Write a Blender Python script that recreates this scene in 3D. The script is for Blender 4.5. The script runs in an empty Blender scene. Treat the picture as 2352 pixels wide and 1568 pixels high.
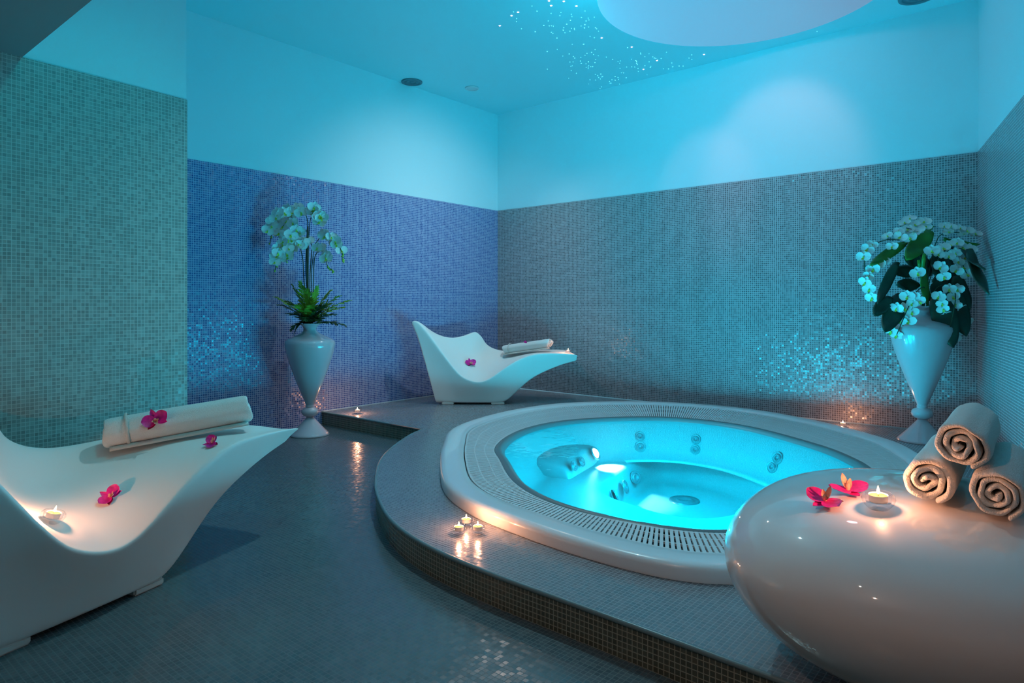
import bpy, bmesh, math, random
from mathutils import Vector, Matrix, noise
random.seed(11)
PI = math.pi
S = bpy.context.scene
C = S.collection

# ------------------------------------------------------------------ camera, world, exposure, lights
W_, H_ = 2352, 1568
F = 1519.0; CXP = W_ / 2; HY = 702.0; CAMZ = 1.01
TH = math.radians(39.8)
V = Vector((math.cos(TH), math.sin(TH), 0)); R = Vector((math.sin(TH), -math.cos(TH), 0))
PL = 0.11            # height of the raised mosaic platform
TZ = 2.07            # top of the wall mosaic
CZ = 3.14            # ceiling height
XB, YA = 5.575, 4.854
cd = bpy.data.cameras.new('camera'); cam = bpy.data.objects.new('camera', cd); C.objects.link(cam)
cd.sensor_fit = 'HORIZONTAL'; cd.sensor_width = 36; cd.lens = F / W_ * 36
cd.shift_y = (HY - H_ / 2) / W_
cd.clip_start = 0.05
cam.location = (0, 0, CAMZ); cam.rotation_euler = (PI / 2, 0, TH - PI / 2)
S.camera = cam
w = bpy.data.worlds.new('world'); S.world = w; w.use_nodes = True
w.node_tree.nodes['Background'].inputs[0].default_value = (0.01, 0.03, 0.04, 1)
w.node_tree.nodes['Background'].inputs[1].default_value = 0.1
S.view_settings.view_transform = 'Standard'; S.view_settings.look = 'None'
S.view_settings.gamma = 1; S.view_settings.exposure = 0.5
try: S.view_settings.use_curve_mapping = False
except Exception: pass

def light(name, kind, loc, energy, color, size=0.03, target=None, angle=None, blend=0.5, sy=None, spec=None, spread=None):
    d = bpy.data.lights.new(name, kind); d.energy = energy; d.color = color
    if kind == 'AREA':
        d.size = size
        if sy: d.shape = 'RECTANGLE'; d.size_y = sy
        if spread: d.spread = math.radians(spread)
    else: d.shadow_soft_size = size
    if kind == 'SPOT': d.spot_size = math.radians(angle); d.spot_blend = blend
    if spec is not None: d.specular_factor = spec
    o = bpy.data.objects.new(name, d); C.objects.link(o); o.location = loc
    if target is not None:
        o.rotation_euler = (Vector(target) - Vector(loc)).to_track_quat('-Z', 'Y').to_euler()
    return o
CYAN = (0.0, 0.62, 0.95)
TEAL = (0.10, 0.72, 0.82)
LILAC = (0.85, 0.72, 0.95)
# cyan glow of the hot tub, from lamps under its water
for (x, y) in ((3.35, 1.45), (3.75, 1.70), (3.55, 2.05), (4.05, 2.05), (3.30, 1.85)):
    light('tub_glow', 'POINT', (x, y, 0.06), 25, (0.0, 0.64, 0.84), 0.03)
# cove and lamps of the ceiling recess, then added fill spots without fittings
light('cove_wash', 'SPOT', (3.55, 1.9, 3.05), 52, (0.0, 0.60, 0.86), 0.12, (5.575, 2.9, 2.7), 140, 1.0)
light('cove_wash_left', 'SPOT', (3.4, 2.1, 3.0), 24, (0.0, 0.64, 0.80), 0.12, (5.0, 4.854, 2.2), 120, 1.0)
light('recess_lamp', 'POINT', (4.45, 1.55, 3.36), 2.6, (1.0, 0.55, 0.62), 0.08)
light('scallop_lamp', 'SPOT', (4.35, 1.75, 3.10), 12, (1.0, 0.42, 0.38), 0.05, (5.575, 1.78, 2.22), 56, 0.6)
light('scallop_lamp', 'SPOT', (4.35, 2.35, 3.10), 8, (1.0, 0.45, 0.50), 0.05, (5.575, 2.42, 2.05), 40, 0.7)
light('blue_wall_fill', 'SPOT', (4.2, 2.9, 3.1), 54, (0.80, 0.86, 0.86), 0.05, (4.5, 4.854, 1.1), 92, 1.0)  # added neutral spot, no fitting, brightens the lower part of the blue wall
light('entrance_fill', 'SPOT', (1.3, 1.9, 3.0), 27, (0.0, 0.66, 0.74), 0.1, (1.0, 3.45, 0.8), 80, 1.0)  # added cyan spot, no fitting, brightens the near-left tiles
light('deck_fill', 'SPOT', (2.6, 2.4, 3.12), 85, (0.42, 0.70, 0.76), 0.015, (2.4, 2.2, 0), 115, 1.0)  # added spot, no fitting, lifts the platform and lower floor
light('corner_fill', 'SPOT', (4.71, 4.435 - 0.3, 3.12), 26, (0.95, 0.80, 0.72), 0.015, (4.2, 3.2, 0), 120, 1.0)  # added warm spot for the far corner, with no fitting of its own
light('passage_fill', 'SPOT', (-0.55, 0.5, 2.04), 16, (1.0, 0.78, 0.60), 0.015, (-1.6, -0.4, 0.3), 150, 1.0)  # unseen warm fill, added to light the wall behind the camera
light('passage_fill', 'SPOT', (0.35, 0.9, 2.04), 3, (1.0, 0.85, 0.72), 0.015, (0.35, 1.6, 0), 140, 1.0)  # unseen dim fill, added over the lower floor
light('passage_fill', 'SPOT', (-0.30, 0.75, 2.04), 20, (1.0, 0.62, 0.46), 0.012, (1.7, 0.5, 0.2), 80, 1.0)  # unseen warm fill, added to light the bench and step

def at(px, py, z):
    d = (CAMZ - z) * F / (py - HY)
    return V * d + R * ((px - CXP) / F * d) + Vector((0, 0, z))
def dep(px, py, d):
    return V * d + R * ((px - CXP) / F * d) + Vector((0, 0, CAMZ - (py - HY) / F * d))

# ------------------------------------------------------------------ helpers
def tag(o, label=None, cat=None, group=None, kind=None):
    if label: o['label'] = label
    if cat: o['category'] = cat
    if group: o['group'] = group
    if kind: o['kind'] = kind
    return o
def mesh_obj(name, verts, faces, m, parent=None, smooth=False, uvs=None, mats=None, fmat=None):
    me = bpy.data.meshes.new(name); me.from_pydata([tuple(v) for v in verts], [], faces)
    if uvs:
        ul = me.uv_layers.new(name='uv')
        for p in me.polygons:
            for li in p.loop_indices: ul.data[li].uv = uvs[me.loops[li].vertex_index]
    for mm in (mats or [m]): me.materials.append(mm)
    if fmat:
        for p, k in zip(me.polygons, fmat): p.material_index = k
    if smooth:
        for p in me.polygons: p.use_smooth = True
    me.update()
    o = bpy.data.objects.new(name, me); C.objects.link(o)
    if parent: o.parent = parent
    return o
def bm_obj(name, bm, m, parent=None, smooth=False):
    me = bpy.data.meshes.new(name); bmesh.ops.recalc_face_normals(bm, faces=bm.faces); bm.to_mesh(me); bm.free()
    me.materials.append(m)
    if smooth:
        for p in me.polygons: p.use_smooth = True
    o = bpy.data.objects.new(name, me); C.objects.link(o)
    if parent: o.parent = parent
    return o
def fix(o):
    bm = bmesh.new(); bm.from_mesh(o.data); bmesh.ops.recalc_face_normals(bm, faces=bm.faces); bm.to_mesh(o.data); bm.free(); return o
def empty(name, loc=(0, 0, 0), rz=0.0):
    o = bpy.data.objects.new(name, None); C.objects.link(o); o.location = loc; o.rotation_euler = (0, 0, rz); o.empty_display_size = 0.05
    return o
def subsurf(o, n=2, rn=None):
    m = o.modifiers.new('subdivision', 'SUBSURF'); m.levels = n; m.render_levels = rn or n; return o
def copy_tree(o, parent=None):
    c = o.copy(); C.objects.link(c); c.parent = parent
    for ch in list(o.children): copy_tree(ch, c)
    return c
def grid_faces(nu, nv, closed_v=False, closed_u=False, off=0):
    f = []
    for i in range(nu if closed_u else nu - 1):
        for j in range(nv if closed_v else nv - 1):
            a = i * nv + j; b = i * nv + (j + 1) % nv; c = ((i + 1) % nu) * nv + (j + 1) % nv; d = ((i + 1) % nu) * nv + j
            f.append((a + off, b + off, c + off, d + off))
    return f
def lathe(profile, n=48):
    vs = []; 
    for (r, z) in profile:
        for k in range(n):
            a = 2 * PI * k / n; vs.append((r * math.cos(a), r * math.sin(a), z))
    fs = grid_faces(len(profile), n, closed_v=True)
    return vs, fs
def lathe_obj(name, profile, m, parent=None, n=48, smooth=True):
    vs, fs = lathe(profile, n); o = mesh_obj(name, vs, fs, m, parent, smooth); return fix(o)
def tube(pts, rad, n=8, closed=False):
    vs = []; pts = [Vector(p) for p in pts]; N = len(pts)
    rads = rad if isinstance(rad, (list, tuple)) else [rad] * N
    up0 = Vector((0, 0, 1)); prev = None
    for i, p in enumerate(pts):
        if closed: t = (pts[(i + 1) % N] - pts[i - 1]).normalized()
        else: t = (pts[min(i + 1, N - 1)] - pts[max(i - 1, 0)]).normalized()
        if prev is None:
            a = t.cross(up0)
            if a.length < 1e-3: a = t.cross(Vector((1, 0, 0)))
        else: a = prev - t * prev.dot(t)
        a.normalize(); b = t.cross(a); prev = a
        for k in range(n):
            q = 2 * PI * k / n; vs.append(p + (a * math.cos(q) + b * math.sin(q)) * rads[i])
    fs = grid_faces(N, n, closed_v=True, closed_u=closed)
    if not closed: fs += [tuple(range(n)), tuple((N - 1) * n + k for k in range(n))]
    return vs, fs
def catmull(pts, per=8, closed=False):
    pts = [Vector(p) for p in pts]; N = len(pts); out = []
    for i in range(N if closed else N - 1):
        if closed: p0, p1, p2, p3 = pts[i - 1], pts[i], pts[(i + 1) % N], pts[(i + 2) % N]
        else: p0, p1, p2, p3 = pts[max(i - 1, 0)], pts[i], pts[i + 1], pts[min(i + 2, N - 1)]
        for k in range(per):
            t = k / per
            out.append(0.5 * ((2 * p1) + (p2 - p0) * t + (2 * p0 - 5 * p1 + 4 * p2 - p3) * t * t + (3 * p1 - p0 - 3 * p2 + p3) * t ** 3))
    if not closed: out.append(pts[-1])
    return out
def resample(pts, n):
    """closed loop resampled at even arc length"""
    L = [0]; N = len(pts)
    for i in range(N): L.append(L[-1] + (pts[(i + 1) % N] - pts[i]).length)
    out = []; j = 0
    for k in range(n):
        s = L[-1] * k / n
        while L[j + 1] < s: j += 1
        t = (s - L[j]) / max(L[j + 1] - L[j], 1e-9); out.append(pts[j].lerp(pts[(j + 1) % N], t))
    return out
def smooth_loop(pts, it=3):
    for _ in range(it): pts = [(pts[i - 1] + pts[i] * 2 + pts[(i + 1) % len(pts)]) / 4 for i in range(len(pts))]
    return pts
def inset(pts, d, it=2):
    """closed CCW loop moved inwards by d"""
    N = len(pts); out = []
    for i in range(N):
        t = (pts[(i + 1) % N] - pts[i - 1]); nrm = Vector((-t.y, t.x, 0)).normalized(); out.append(pts[i] + nrm * d)
    return smooth_loop(out, it)
def polar(pts, c, n):
    """closed loop sampled at n even angles about c, so that loops correspond"""
    c = Vector(c); res = []; N = len(pts)
    for k in range(n):
        a = 2 * PI * k / n; d = Vector((math.cos(a), math.sin(a))); best = None
        for i in range(N):
            p = pts[i].to_2d() - c; q = pts[(i + 1) % N].to_2d() - c; e = q - p
            den = d.x * e.y - d.y * e.x
            if abs(den) < 1e-12: continue
            t = (p.x * e.y - p.y * e.x) / den; u = (p.x * d.y - p.y * d.x) / den
            if t > 0 and -1e-6 <= u <= 1 + 1e-6 and (best is None or t > best): best = t
        res.append(Vector((c.x + d.x * best, c.y + d.y * best, 0)))
    return res
def fill_holes(name, outer, holes, z, m, kind='structure', up=True):
    bm = bmesh.new(); 
    for loop in [outer] + holes:
        vs = [bm.verts.new((p[0], p[1], z)) for p in loop]
        for i in range(len(vs)): bm.edges.new((vs[i], vs[(i + 1) % len(vs)]))
    bmesh.ops.triangle_fill(bm, use_beauty=True, use_dissolve=False, edges=bm.edges[:])
    for f in bm.faces:
        f.normal_update()
        if (f.normal.z > 0) != up: f.normal_flip()
    uv = bm.loops.layers.uv.new('uv')
    for f in bm.faces:
        for l in f.loops: l[uv].uv = (l.vert.co.x, l.vert.co.y)
    me = bpy.data.meshes.new(name); bm.to_mesh(me); bm.free(); me.materials.append(m)
    o = bpy.data.objects.new(name, me); C.objects.link(o); o['kind'] = kind; return o

# ------------------------------------------------------------------ materials
def mat(name, col, rough=0.5, metal=0.0, spec=0.5, coat=0.0, sss=0.0, bump=0.0, bscale=50, emit=None, estr=0, trans=0, ior=1.45, var=0.0, vscale=8, sheen=0):
    m = bpy.data.materials.new(name); m.use_nodes = True; nt = m.node_tree; b = nt.nodes['Principled BSDF']
    b.inputs['Base Color'].default_value = (*col, 1); b.inputs['Roughness'].default_value = rough; b.inputs['Metallic'].default_value = metal
    b.inputs['IOR'].default_value = ior; b.inputs['Specular IOR Level'].default_value = spec
    b.inputs['Coat Weight'].default_value = coat; b.inputs['Coat Roughness'].default_value = 0.03
    b.inputs['Transmission Weight'].default_value = trans
    if sheen: b.inputs['Sheen Weight'].default_value = sheen
    if sss: b.inputs['Subsurface Weight'].default_value = sss; b.inputs['Subsurface Radius'].default_value = (0.05, 0.03, 0.02); b.inputs['Subsurface Scale'].default_value = 0.5
    if emit: b.inputs['Emission Color'].default_value = (*emit, 1); b.inputs['Emission Strength'].default_value = estr
    tc = nt.nodes.new('ShaderNodeTexCoord')
    if var:
        n = nt.nodes.new('ShaderNodeTexNoise'); n.inputs['Scale'].default_value = vscale; n.inputs['Detail'].default_value = 4
        nt.links.new(tc.outputs['Object'], n.inputs['Vector'])
        mr = nt.nodes.new('ShaderNodeMapRange'); mr.inputs[1].default_value = 0.3; mr.inputs[2].default_value = 0.7
        mr.inputs[3].default_value = 1 - var; mr.inputs[4].default_value = 1 + var; nt.links.new(n.outputs['Fac'], mr.inputs[0])
        mx = nt.nodes.new('ShaderNodeVectorMath'); mx.operation = 'SCALE'; mx.inputs[0].default_value = col
        nt.links.new(mr.outputs[0], mx.inputs['Scale']); nt.links.new(mx.outputs[0], b.inputs['Base Color'])
    if bump:
        n2 = nt.nodes.new('ShaderNodeTexNoise'); n2.inputs['Scale'].default_value = bscale; n2.inputs['Detail'].default_value = 3
        nt.links.new(tc.outputs['Object'], n2.inputs['Vector'])
        bp = nt.nodes.new('ShaderNodeBump'); bp.inputs['Strength'].default_value = bump; bp.inputs['Distance'].default_value = 0.004
        nt.links.new(n2.outputs['Fac'], bp.inputs['Height']); nt.links.new(bp.outputs[0], b.inputs['Normal'])
    return m
def tile_mat(name, dark, light_, grout, pitch=0.0165, g=0.07, rough=0.22, tilt=0.07, spec=0.6, gw=None, rot=0.0, groutrough=0.7):
    """small square glass mosaic: one random tone and one slight tilt for every tile, laid in metres on the UV map"""
    m = bpy.data.materials.new(name); m.use_nodes = True; nt = m.node_tree; N = nt.nodes; L = nt.links; b = N['Principled BSDF']
    def vm(op, a, bb=None, s=None):
        n = N.new('ShaderNodeVectorMath'); n.operation = op
        for i, x in enumerate((a, bb)):
            if x is None: continue
            if isinstance(x, tuple): n.inputs[i].default_value = x
            else: L.new(x, n.inputs[i])
        if s is not None: n.inputs['Scale'].default_value = s
        return n.outputs[0]
    uv = N.new('ShaderNodeUVMap'); uv.uv_map = 'uv'
    vec = uv.outputs[0]
    if rot:
        mp = N.new('ShaderNodeMapping'); mp.inputs['Rotation'].default_value = (0, 0, rot); L.new(vec, mp.inputs[0]); vec = mp.outputs[0]
    sc = vm('SCALE', vec, s=1 / pitch)
    cell = vm('FLOOR', sc); fr = vm('FRACTION', sc)
    wn = N.new('ShaderNodeTexWhiteNoise'); wn.noise_dimensions = '3D'; L.new(cell, wn.inputs['Vector'])
    ab = vm('ABSOLUTE', vm('SUBTRACT', fr, (0.5, 0.5, 0.0)))
    sp = N.new('ShaderNodeSeparateXYZ'); L.new(ab, sp.inputs[0])
    mxx = N.new('ShaderNodeMath'); mxx.operation = 'MAXIMUM'; L.new(sp.outputs[0], mxx.inputs[0]); L.new(sp.outputs[1], mxx.inputs[1])
    mr = N.new('ShaderNodeMapRange'); mr.inputs[1].default_value = 0.5 - g - 0.03; mr.inputs[2].default_value = 0.5 - g + 0.01; L.new(mxx.outputs[0], mr.inputs[0])
    tone = N.new('ShaderNodeMix'); tone.data_type = 'RGBA'; tone.inputs[6].default_value = (*dark, 1); tone.inputs[7].default_value = (*light_, 1)
    pw = N.new('ShaderNodeMath'); pw.operation = 'POWER'; pw.inputs[1].default_value = 1.3; L.new(wn.outputs['Value'], pw.inputs[0]); L.new(pw.outputs[0], tone.inputs[0])
    cm = N.new('ShaderNodeMix'); cm.data_type = 'RGBA'; L.new(mr.outputs[0], cm.inputs[0]); L.new(tone.outputs[2], cm.inputs[6]); cm.inputs[7].default_value = (*grout, 1)
    L.new(cm.outputs[2], b.inputs['Base Color'])
    rm = N.new('ShaderNodeMapRange'); L.new(mr.outputs[0], rm.inputs[0]); rm.inputs[3].default_value = rough; rm.inputs[4].default_value = groutrough; L.new(rm.outputs[0], b.inputs['Roughness'])
    b.inputs['Specular IOR Level'].default_value = spec
    geo = N.new('ShaderNodeNewGeometry')
    rnd = vm('SCALE', vm('SUBTRACT', wn.outputs['Color'], (0.5, 0.5, 0.5)), s=tilt * 2)
    nn = vm('NORMALIZE', vm('ADD', geo.outputs['Normal'], rnd)); L.new(nn, b.inputs['Normal'])
    return m
M = {}
M['tile_blue'] = tile_mat('blue_mosaic', (0.030, 0.070, 0.26), (0.14, 0.20, 0.40), (0.42, 0.46, 0.64), g=0.10, rough=0.25, tilt=0.12)
M['tile_grey'] = tile_mat('grey_mosaic', (0.14, 0.12, 0.13), (0.28, 0.25, 0.27), (0.50, 0.45, 0.46), g=0.10, rough=0.25, tilt=0.12)
M['tile_left'] = tile_mat('sage_mosaic', (0.24, 0.27, 0.25), (0.34, 0.37, 0.34), (0.50, 0.54, 0.50), g=0.06, rough=0.28, tilt=0.05)
M['tile_floor'] = tile_mat('floor_mosaic', (0.07, 0.10, 0.11), (0.12, 0.15, 0.16), (0.12, 0.15, 0.155), g=0.05, rough=0.22, tilt=0.035)
M['tile_deck'] = tile_mat('platform_mosaic', (0.14, 0.15, 0.17), (0.22, 0.23, 0.25), (0.36, 0.36, 0.37), g=0.05, rough=0.22, tilt=0.035)
M['tile_riser'] = tile_mat('riser_mosaic', (0.07, 0.08, 0.06), (0.11, 0.12, 0.09), (0.32, 0.33, 0.26), g=0.07, rough=0.22, tilt=0.04)
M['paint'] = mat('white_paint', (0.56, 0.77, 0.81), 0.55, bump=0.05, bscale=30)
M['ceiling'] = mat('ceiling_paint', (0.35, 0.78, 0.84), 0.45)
M['dome'] = mat('recess_paint', (0.66, 0.56, 0.62), 0.6)
M['taupe'] = mat('taupe_paint', (0.45, 0.38, 0.32), 0.7)
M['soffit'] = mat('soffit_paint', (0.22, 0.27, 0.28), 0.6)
M['nosing'] = mat('nosing_metal', (0.16, 0.24, 0.26), 0.3)
M['lounger'] = mat('white_polyethylene', (0.80, 0.77, 0.73), 0.5, spec=0.35, bump=0.02, bscale=300)
M['gloss'] = mat('white_lacquer', (0.78, 0.74, 0.72), 0.38, spec=0.3, coat=1.0)
M['vase'] = mat('vase_lacquer', (0.62, 0.50, 0.53), 0.16, spec=0.6, coat=0.8)
M['rim'] = mat('tub_acrylic', (0.78, 0.77, 0.78), 0.28, spec=0.5, coat=0.3)
M['shell'] = mat('tub_shell', (0.13, 0.18, 0.19), 0.35)
M['grate'] = mat('grate_plastic', (0.74, 0.74, 0.74), 0.4)
M['gutter'] = mat('gutter_dark', (0.05, 0.07, 0.08), 0.6)
M['jet'] = mat('jet_plastic', (0.035, 0.075, 0.085), 0.3)
M['rubber'] = mat('foot_pad_plastic', (0.62, 0.60, 0.56), 0.6)
M['towel'] = mat('white_terry', (0.84, 0.80, 0.76), 0.95, spec=0.1, bump=1.0, bscale=330, sheen=0.3)
M['towel_hem'] = mat('towel_hem', (0.66, 0.60, 0.55), 0.95, spec=0.1, bump=0.6, bscale=400)
M['magenta'] = mat('magenta_petal', (0.72, 0.01, 0.26), 0.5, var=0.35, vscale=60, sss=0.1)
M['magenta_dark'] = mat('crimson_petal', (0.60, 0.01, 0.08), 0.5, var=0.35, vscale=60)
M['lip'] = mat('orchid_lip', (0.95, 0.45, 0.32), 0.5, var=0.3, vscale=90)
M['white_petal'] = mat('white_petal', (0.86, 0.90, 0.86), 0.55, sss=0.1)
M['yellow_lip'] = mat('yellow_lip', (0.60, 0.75, 0.12), 0.5)
M['bud'] = mat('green_bud', (0.35, 0.55, 0.08), 0.5)
M['stem'] = mat('flower_stem', (0.03, 0.06, 0.03), 0.6)
M['fern'] = mat('fern_green', (0.22, 0.36, 0.03), 0.5, var=0.4, vscale=15)
M['fern_dark'] = mat('fern_dark_green', (0.02, 0.07, 0.02), 0.5, var=0.4, vscale=15)
M['leaf'] = mat('leaf_green', (0.05, 0.22, 0.03), 0.35, var=0.3, vscale=12)
M['leaf_dark'] = mat('leaf_dark_green', (0.008, 0.05, 0.03), 0.35, var=0.3, vscale=12)
M['wax'] = mat('candle_wax', (0.22, 0.10, 0.01), 0.6, emit=(1.0, 0.66, 0.13), estr=0.95)
M['flame'] = mat('candle_flame', (1, 0.8, 0.4), 0.5, emit=(1.0, 0.62, 0.22), estr=30)
M['tin'] = mat('tealight_tin', (0.85, 0.82, 0.78), 0.4, metal=0.4)
M['wick'] = mat('candle_wick', (0.05, 0.03, 0.02), 0.9)
M['fixture'] = mat('dark_grille', (0.10, 0.20, 0.24), 0.5)
M['ring'] = mat('downlight_ring', (0.62, 0.66, 0.68), 0.35)
M['lens'] = mat('downlight_lens', (0.55, 0.62, 0.66), 0.3)
M['star_pink'] = mat('star_pink', (1, 0.7, 0.9), 0.5, emit=(1.0, 0.62, 0.95), estr=1.6)
M['star_cyan'] = mat('star_cyan', (0.5, 0.95, 1), 0.5, emit=(0.25, 0.92, 1.0), estr=0.9)
M['lamp_lens'] = mat('underwater_lens', (1, 1, 1), 0.3, emit=(1.0, 1.0, 1.0), estr=30)
def glass_mat():
    m = bpy.data.materials.new('clear_glass'); m.use_nodes = True; nt = m.node_tree; nt.nodes.clear()
    o = nt.nodes.new('ShaderNodeOutputMaterial'); mx = nt.nodes.new('ShaderNodeMixShader')
    t = nt.nodes.new('ShaderNodeBsdfTransparent'); t.inputs[0].default_value = (0.97, 0.97, 0.98, 1)
    g = nt.nodes.new('ShaderNodeBsdfGlossy'); g.inputs['Roughness'].default_value = 0.04
    fr = nt.nodes.new('ShaderNodeLayerWeight'); fr.inputs['Blend'].default_value = 0.12
    nt.links.new(fr.outputs['Facing'], mx.inputs[0]); nt.links.new(t.outputs[0], mx.inputs[1]); nt.links.new(g.outputs[0], mx.inputs[2])
    nt.links.new(mx.outputs[0], o.inputs[0]); return m
M['glass'] = glass_mat()
def water_mat():
    m = bpy.data.materials.new('tub_water'); m.use_nodes = True; nt = m.node_tree; nt.nodes.clear()
    o = nt.nodes.new('ShaderNodeOutputMaterial'); mx = nt.nodes.new('ShaderNodeMixShader')
    t = nt.nodes.new('ShaderNodeBsdfTransparent'); t.inputs[0].default_value = (0.30, 0.88, 0.98, 1)
    g = nt.nodes.new('ShaderNodeBsdfGlossy'); g.inputs['Roughness'].default_value = 0.03
    fr = nt.nodes.new('ShaderNodeFresnel'); fr.inputs['IOR'].default_value = 1.22
    tc = nt.nodes.new('ShaderNodeTexCoord'); n = nt.nodes.new('ShaderNodeTexNoise'); n.inputs['Scale'].default_value = 5; n.inputs['Detail'].default_value = 3
    nt.links.new(tc.outputs['Object'], n.inputs['Vector'])
    bp = nt.nodes.new('ShaderNodeBump'); bp.inputs['Strength'].default_value = 0.12; bp.inputs['Distance'].default_value = 0.04
    nt.links.new(n.outputs['Fac'], bp.inputs['Height']); nt.links.new(bp.outputs[0], fr.inputs['Normal']); nt.links.new(bp.outputs[0], g.inputs['Normal'])
    nt.links.new(fr.outputs[0], mx.inputs[0]); nt.links.new(t.outputs[0], mx.inputs[1]); nt.links.new(g.outputs[0], mx.inputs[2])
    nt.links.new(mx.outputs[0], o.inputs[0]); return m
M['water'] = water_mat()

# ------------------------------------------------------------------ the room
wc = Vector((-0.976, -0.217)).normalized()
corner_bc = Vector((XB, 0.45)); wall_c_end = corner_bc + wc * (8.6 / 0.976)       # x about -3
pe = Vector((1.544, 3.472)); pdir = Vector((-0.9968, -0.0797))
p_far = pe + pdir * 4.6
def wall(name, a, b, z0, z1, m, thick=0.12, kind='structure', parent=None):
    """vertical slab whose visible face runs a->b; body on the left-hand side of a->b"""
    a = Vector(a); b = Vector(b); d = (b - a).normalized(); n = Vector((-d.y, d.x)) * thick; L = (b - a).length
    P = [a, b, b + n, a + n]; vs = [(p.x, p.y, z) for z in (z0, z1) for p in P]
    fs = [(0, 1, 5, 4), (1, 2, 6, 5), (2, 3, 7, 6), (3, 0, 4, 7), (4, 5, 6, 7), (3, 2, 1, 0)]
    us = [0, L, L + thick, -thick]; uvs = [(us[i % 4], z) for i, z in zip(range(8), [z0] * 4 + [z1] * 4)]
    o = mesh_obj(name, vs, fs, m, parent, uvs=uvs)
    if kind: o['kind'] = kind
    return o
EPS = 0.006
def two_tone(name, a, b, mt, z0=0.0):
    root = wall(name, a, b, TZ, CZ + 0.02, M['paint'], 0.14)
    d = (Vector(b) - Vector(a)).normalized(); n = Vector((-d.y, d.x))
    t = wall('tile_cladding', Vector(a) - n * EPS, Vector(b) - n * EPS, z0, TZ, mt, 0.14 + EPS, kind=None)
    t.parent = root
    return root
two_tone('wall_left', (1.4, YA), (XB, YA), M['tile_blue'])
two_tone('wall_right', (XB, YA), (XB, 0.45), M['tile_grey'])
two_tone('wall_side', corner_bc, wall_c_end, M['tile_grey'])
two_tone('wall_near_left', p_far, pe, M['tile_left'])
two_tone('wall_return', pe, (1.544, YA), M['tile_left'])
wall('wall_back', wall_c_end, (-3.05, p_far.y + 0.1), 0, CZ, M['taupe'])
# floor, platform top with the hole for the tub, riser
edge_px = [(3.292, 4.852), (3.292, 3.62), (3.25, 3.575), (3.066, 3.487), (2.734, 3.27), (2.435, 3.02), (2.124, 2.665), (1.932, 2.386), (1.817, 2.176), (1.745, 1.985), (1.695, 1.765), (1.668, 1.484), (1.660, 1.169), (1.650, 0.80), (1.640, 0.50), (1.630, 0.1)]
curve = [Vector(edge_px[0] + (0,)), Vector((3.292, 3.60, 0))] + catmull([Vector(p + (0,)) for p in edge_px[2:]], 10)
xe = curve[-1].x
def wallc_y(x): return corner_bc.y + (x - corner_bc.x) * wc.y / wc.x
curve.append(Vector((1.62, wallc_y(1.62), 0)))
lip_px = [(2.109, 0.804), (2.022, 0.936), (1.985, 1.12), (1.985, 1.405), (2.016, 1.668), (2.07, 1.94), (2.221, 2.261), (2.512, 2.595), (2.874, 2.942), (3.295, 3.264), (3.945, 3.425), (4.561, 3.387), (5.00, 3.11), (5.33, 2.654), (5.41, 1.99), (5.161, 1.368), (4.769, 0.873), (4.45, 0.66), (4.0, 0.48), (3.3, 0.42), (2.7, 0.46), (2.32, 0.58)]
LIP = [Vector(p + (0,)) for p in lip_px][::-1]
LIP = smooth_loop(resample(catmull(LIP, 10, True), 240), 3)
def area2(p): return sum(p[i].x * p[(i + 1) % len(p)].y - p[(i + 1) % len(p)].x * p[i].y for i in range(len(p)))
if area2(LIP) < 0: LIP = LIP[::-1]
outer = [(p.x, p.y) for p in curve] + [(corner_bc.x, corner_bc.y), (XB, YA)]
HOLE = inset(LIP, 0.06)
fill_holes('floor_platform', outer, [[(p.x, p.y) for p in HOLE]], PL, M['tile_deck'])
low = [(p.x, p.y) for p in curve] + [(wall_c_end.x, wall_c_end.y), (-3.05, p_far.y), (pe.x, pe.y), (1.544, YA)]
fill_holes('floor', low, [], 0.0, M['tile_floor'])
s = 0; vs = []; uvs = []
for i, p in enumerate(curve):
    if i: s += (p - curve[i - 1]).length
    vs += [(p.x, p.y, 0), (p.x, p.y, PL)]; uvs += [(s, 0), (s, PL)]
o = mesh_obj('floor_riser', vs, [(2 * i, 2 * i + 2, 2 * i + 3, 2 * i + 1) for i in range(len(curve) - 1)], M['tile_riser'], uvs=uvs); o['kind'] = 'structure'
tv, tf = tube([p + Vector((0, 0, PL - 0.004)) for p in curve], 0.0085, 8); o = mesh_obj('trim_1', tv, tf, M['nosing'], smooth=True); o['kind'] = 'structure'
# pale joint where floor meets the walls
for k, (a, b, z) in enumerate((((3.3, YA - 0.008), (XB - 0.008, YA - 0.008), PL), ((XB - 0.008, YA - 0.008), (XB - 0.008, 0.47), PL), ((1.56, YA - 0.008), (3.29, YA - 0.008), 0.0))):
    tv, tf = tube([(a[0], a[1], z), (b[0], b[1], z)], 0.007, 6); o = mesh_obj('trim_%d' % (k + 2), tv, tf, M['ring'], smooth=True); o['kind'] = 'structure'
# ceiling with the recess
RC = (4.42, 1.66); RX = 0.98
rec = [Vector((RC[0] + RX * math.cos(2 * PI * k / 96), RC[1] + 0.97 * math.sin(2 * PI * k / 96), 0)) for k in range(96)]
cl = [(0.83, -1.6), (XB + 0.1, -1.6), (XB + 0.1, YA + 0.1), (0.83, YA + 0.1)]
fill_holes('ceiling', cl, [[(p.x, p.y) for p in rec]], CZ, M['ceiling'], up=False)
vs = []; prof = [(1.0, 0.0), (1.0, 0.30), (0.93, 0.42), (0.75, 0.50), (0.45, 0.54), (0.02, 0.55)]
for (k, dz) in prof:
    for p in rec: vs.append((RC[0] + (p.x - RC[0]) * k, RC[1] + (p.y - RC[1]) * k, CZ + dz))
o = mesh_obj('ceiling_recess', vs, grid_faces(len(prof), 96, closed_v=True), M['dome'], smooth=True); o['kind'] = 'structure'
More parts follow.
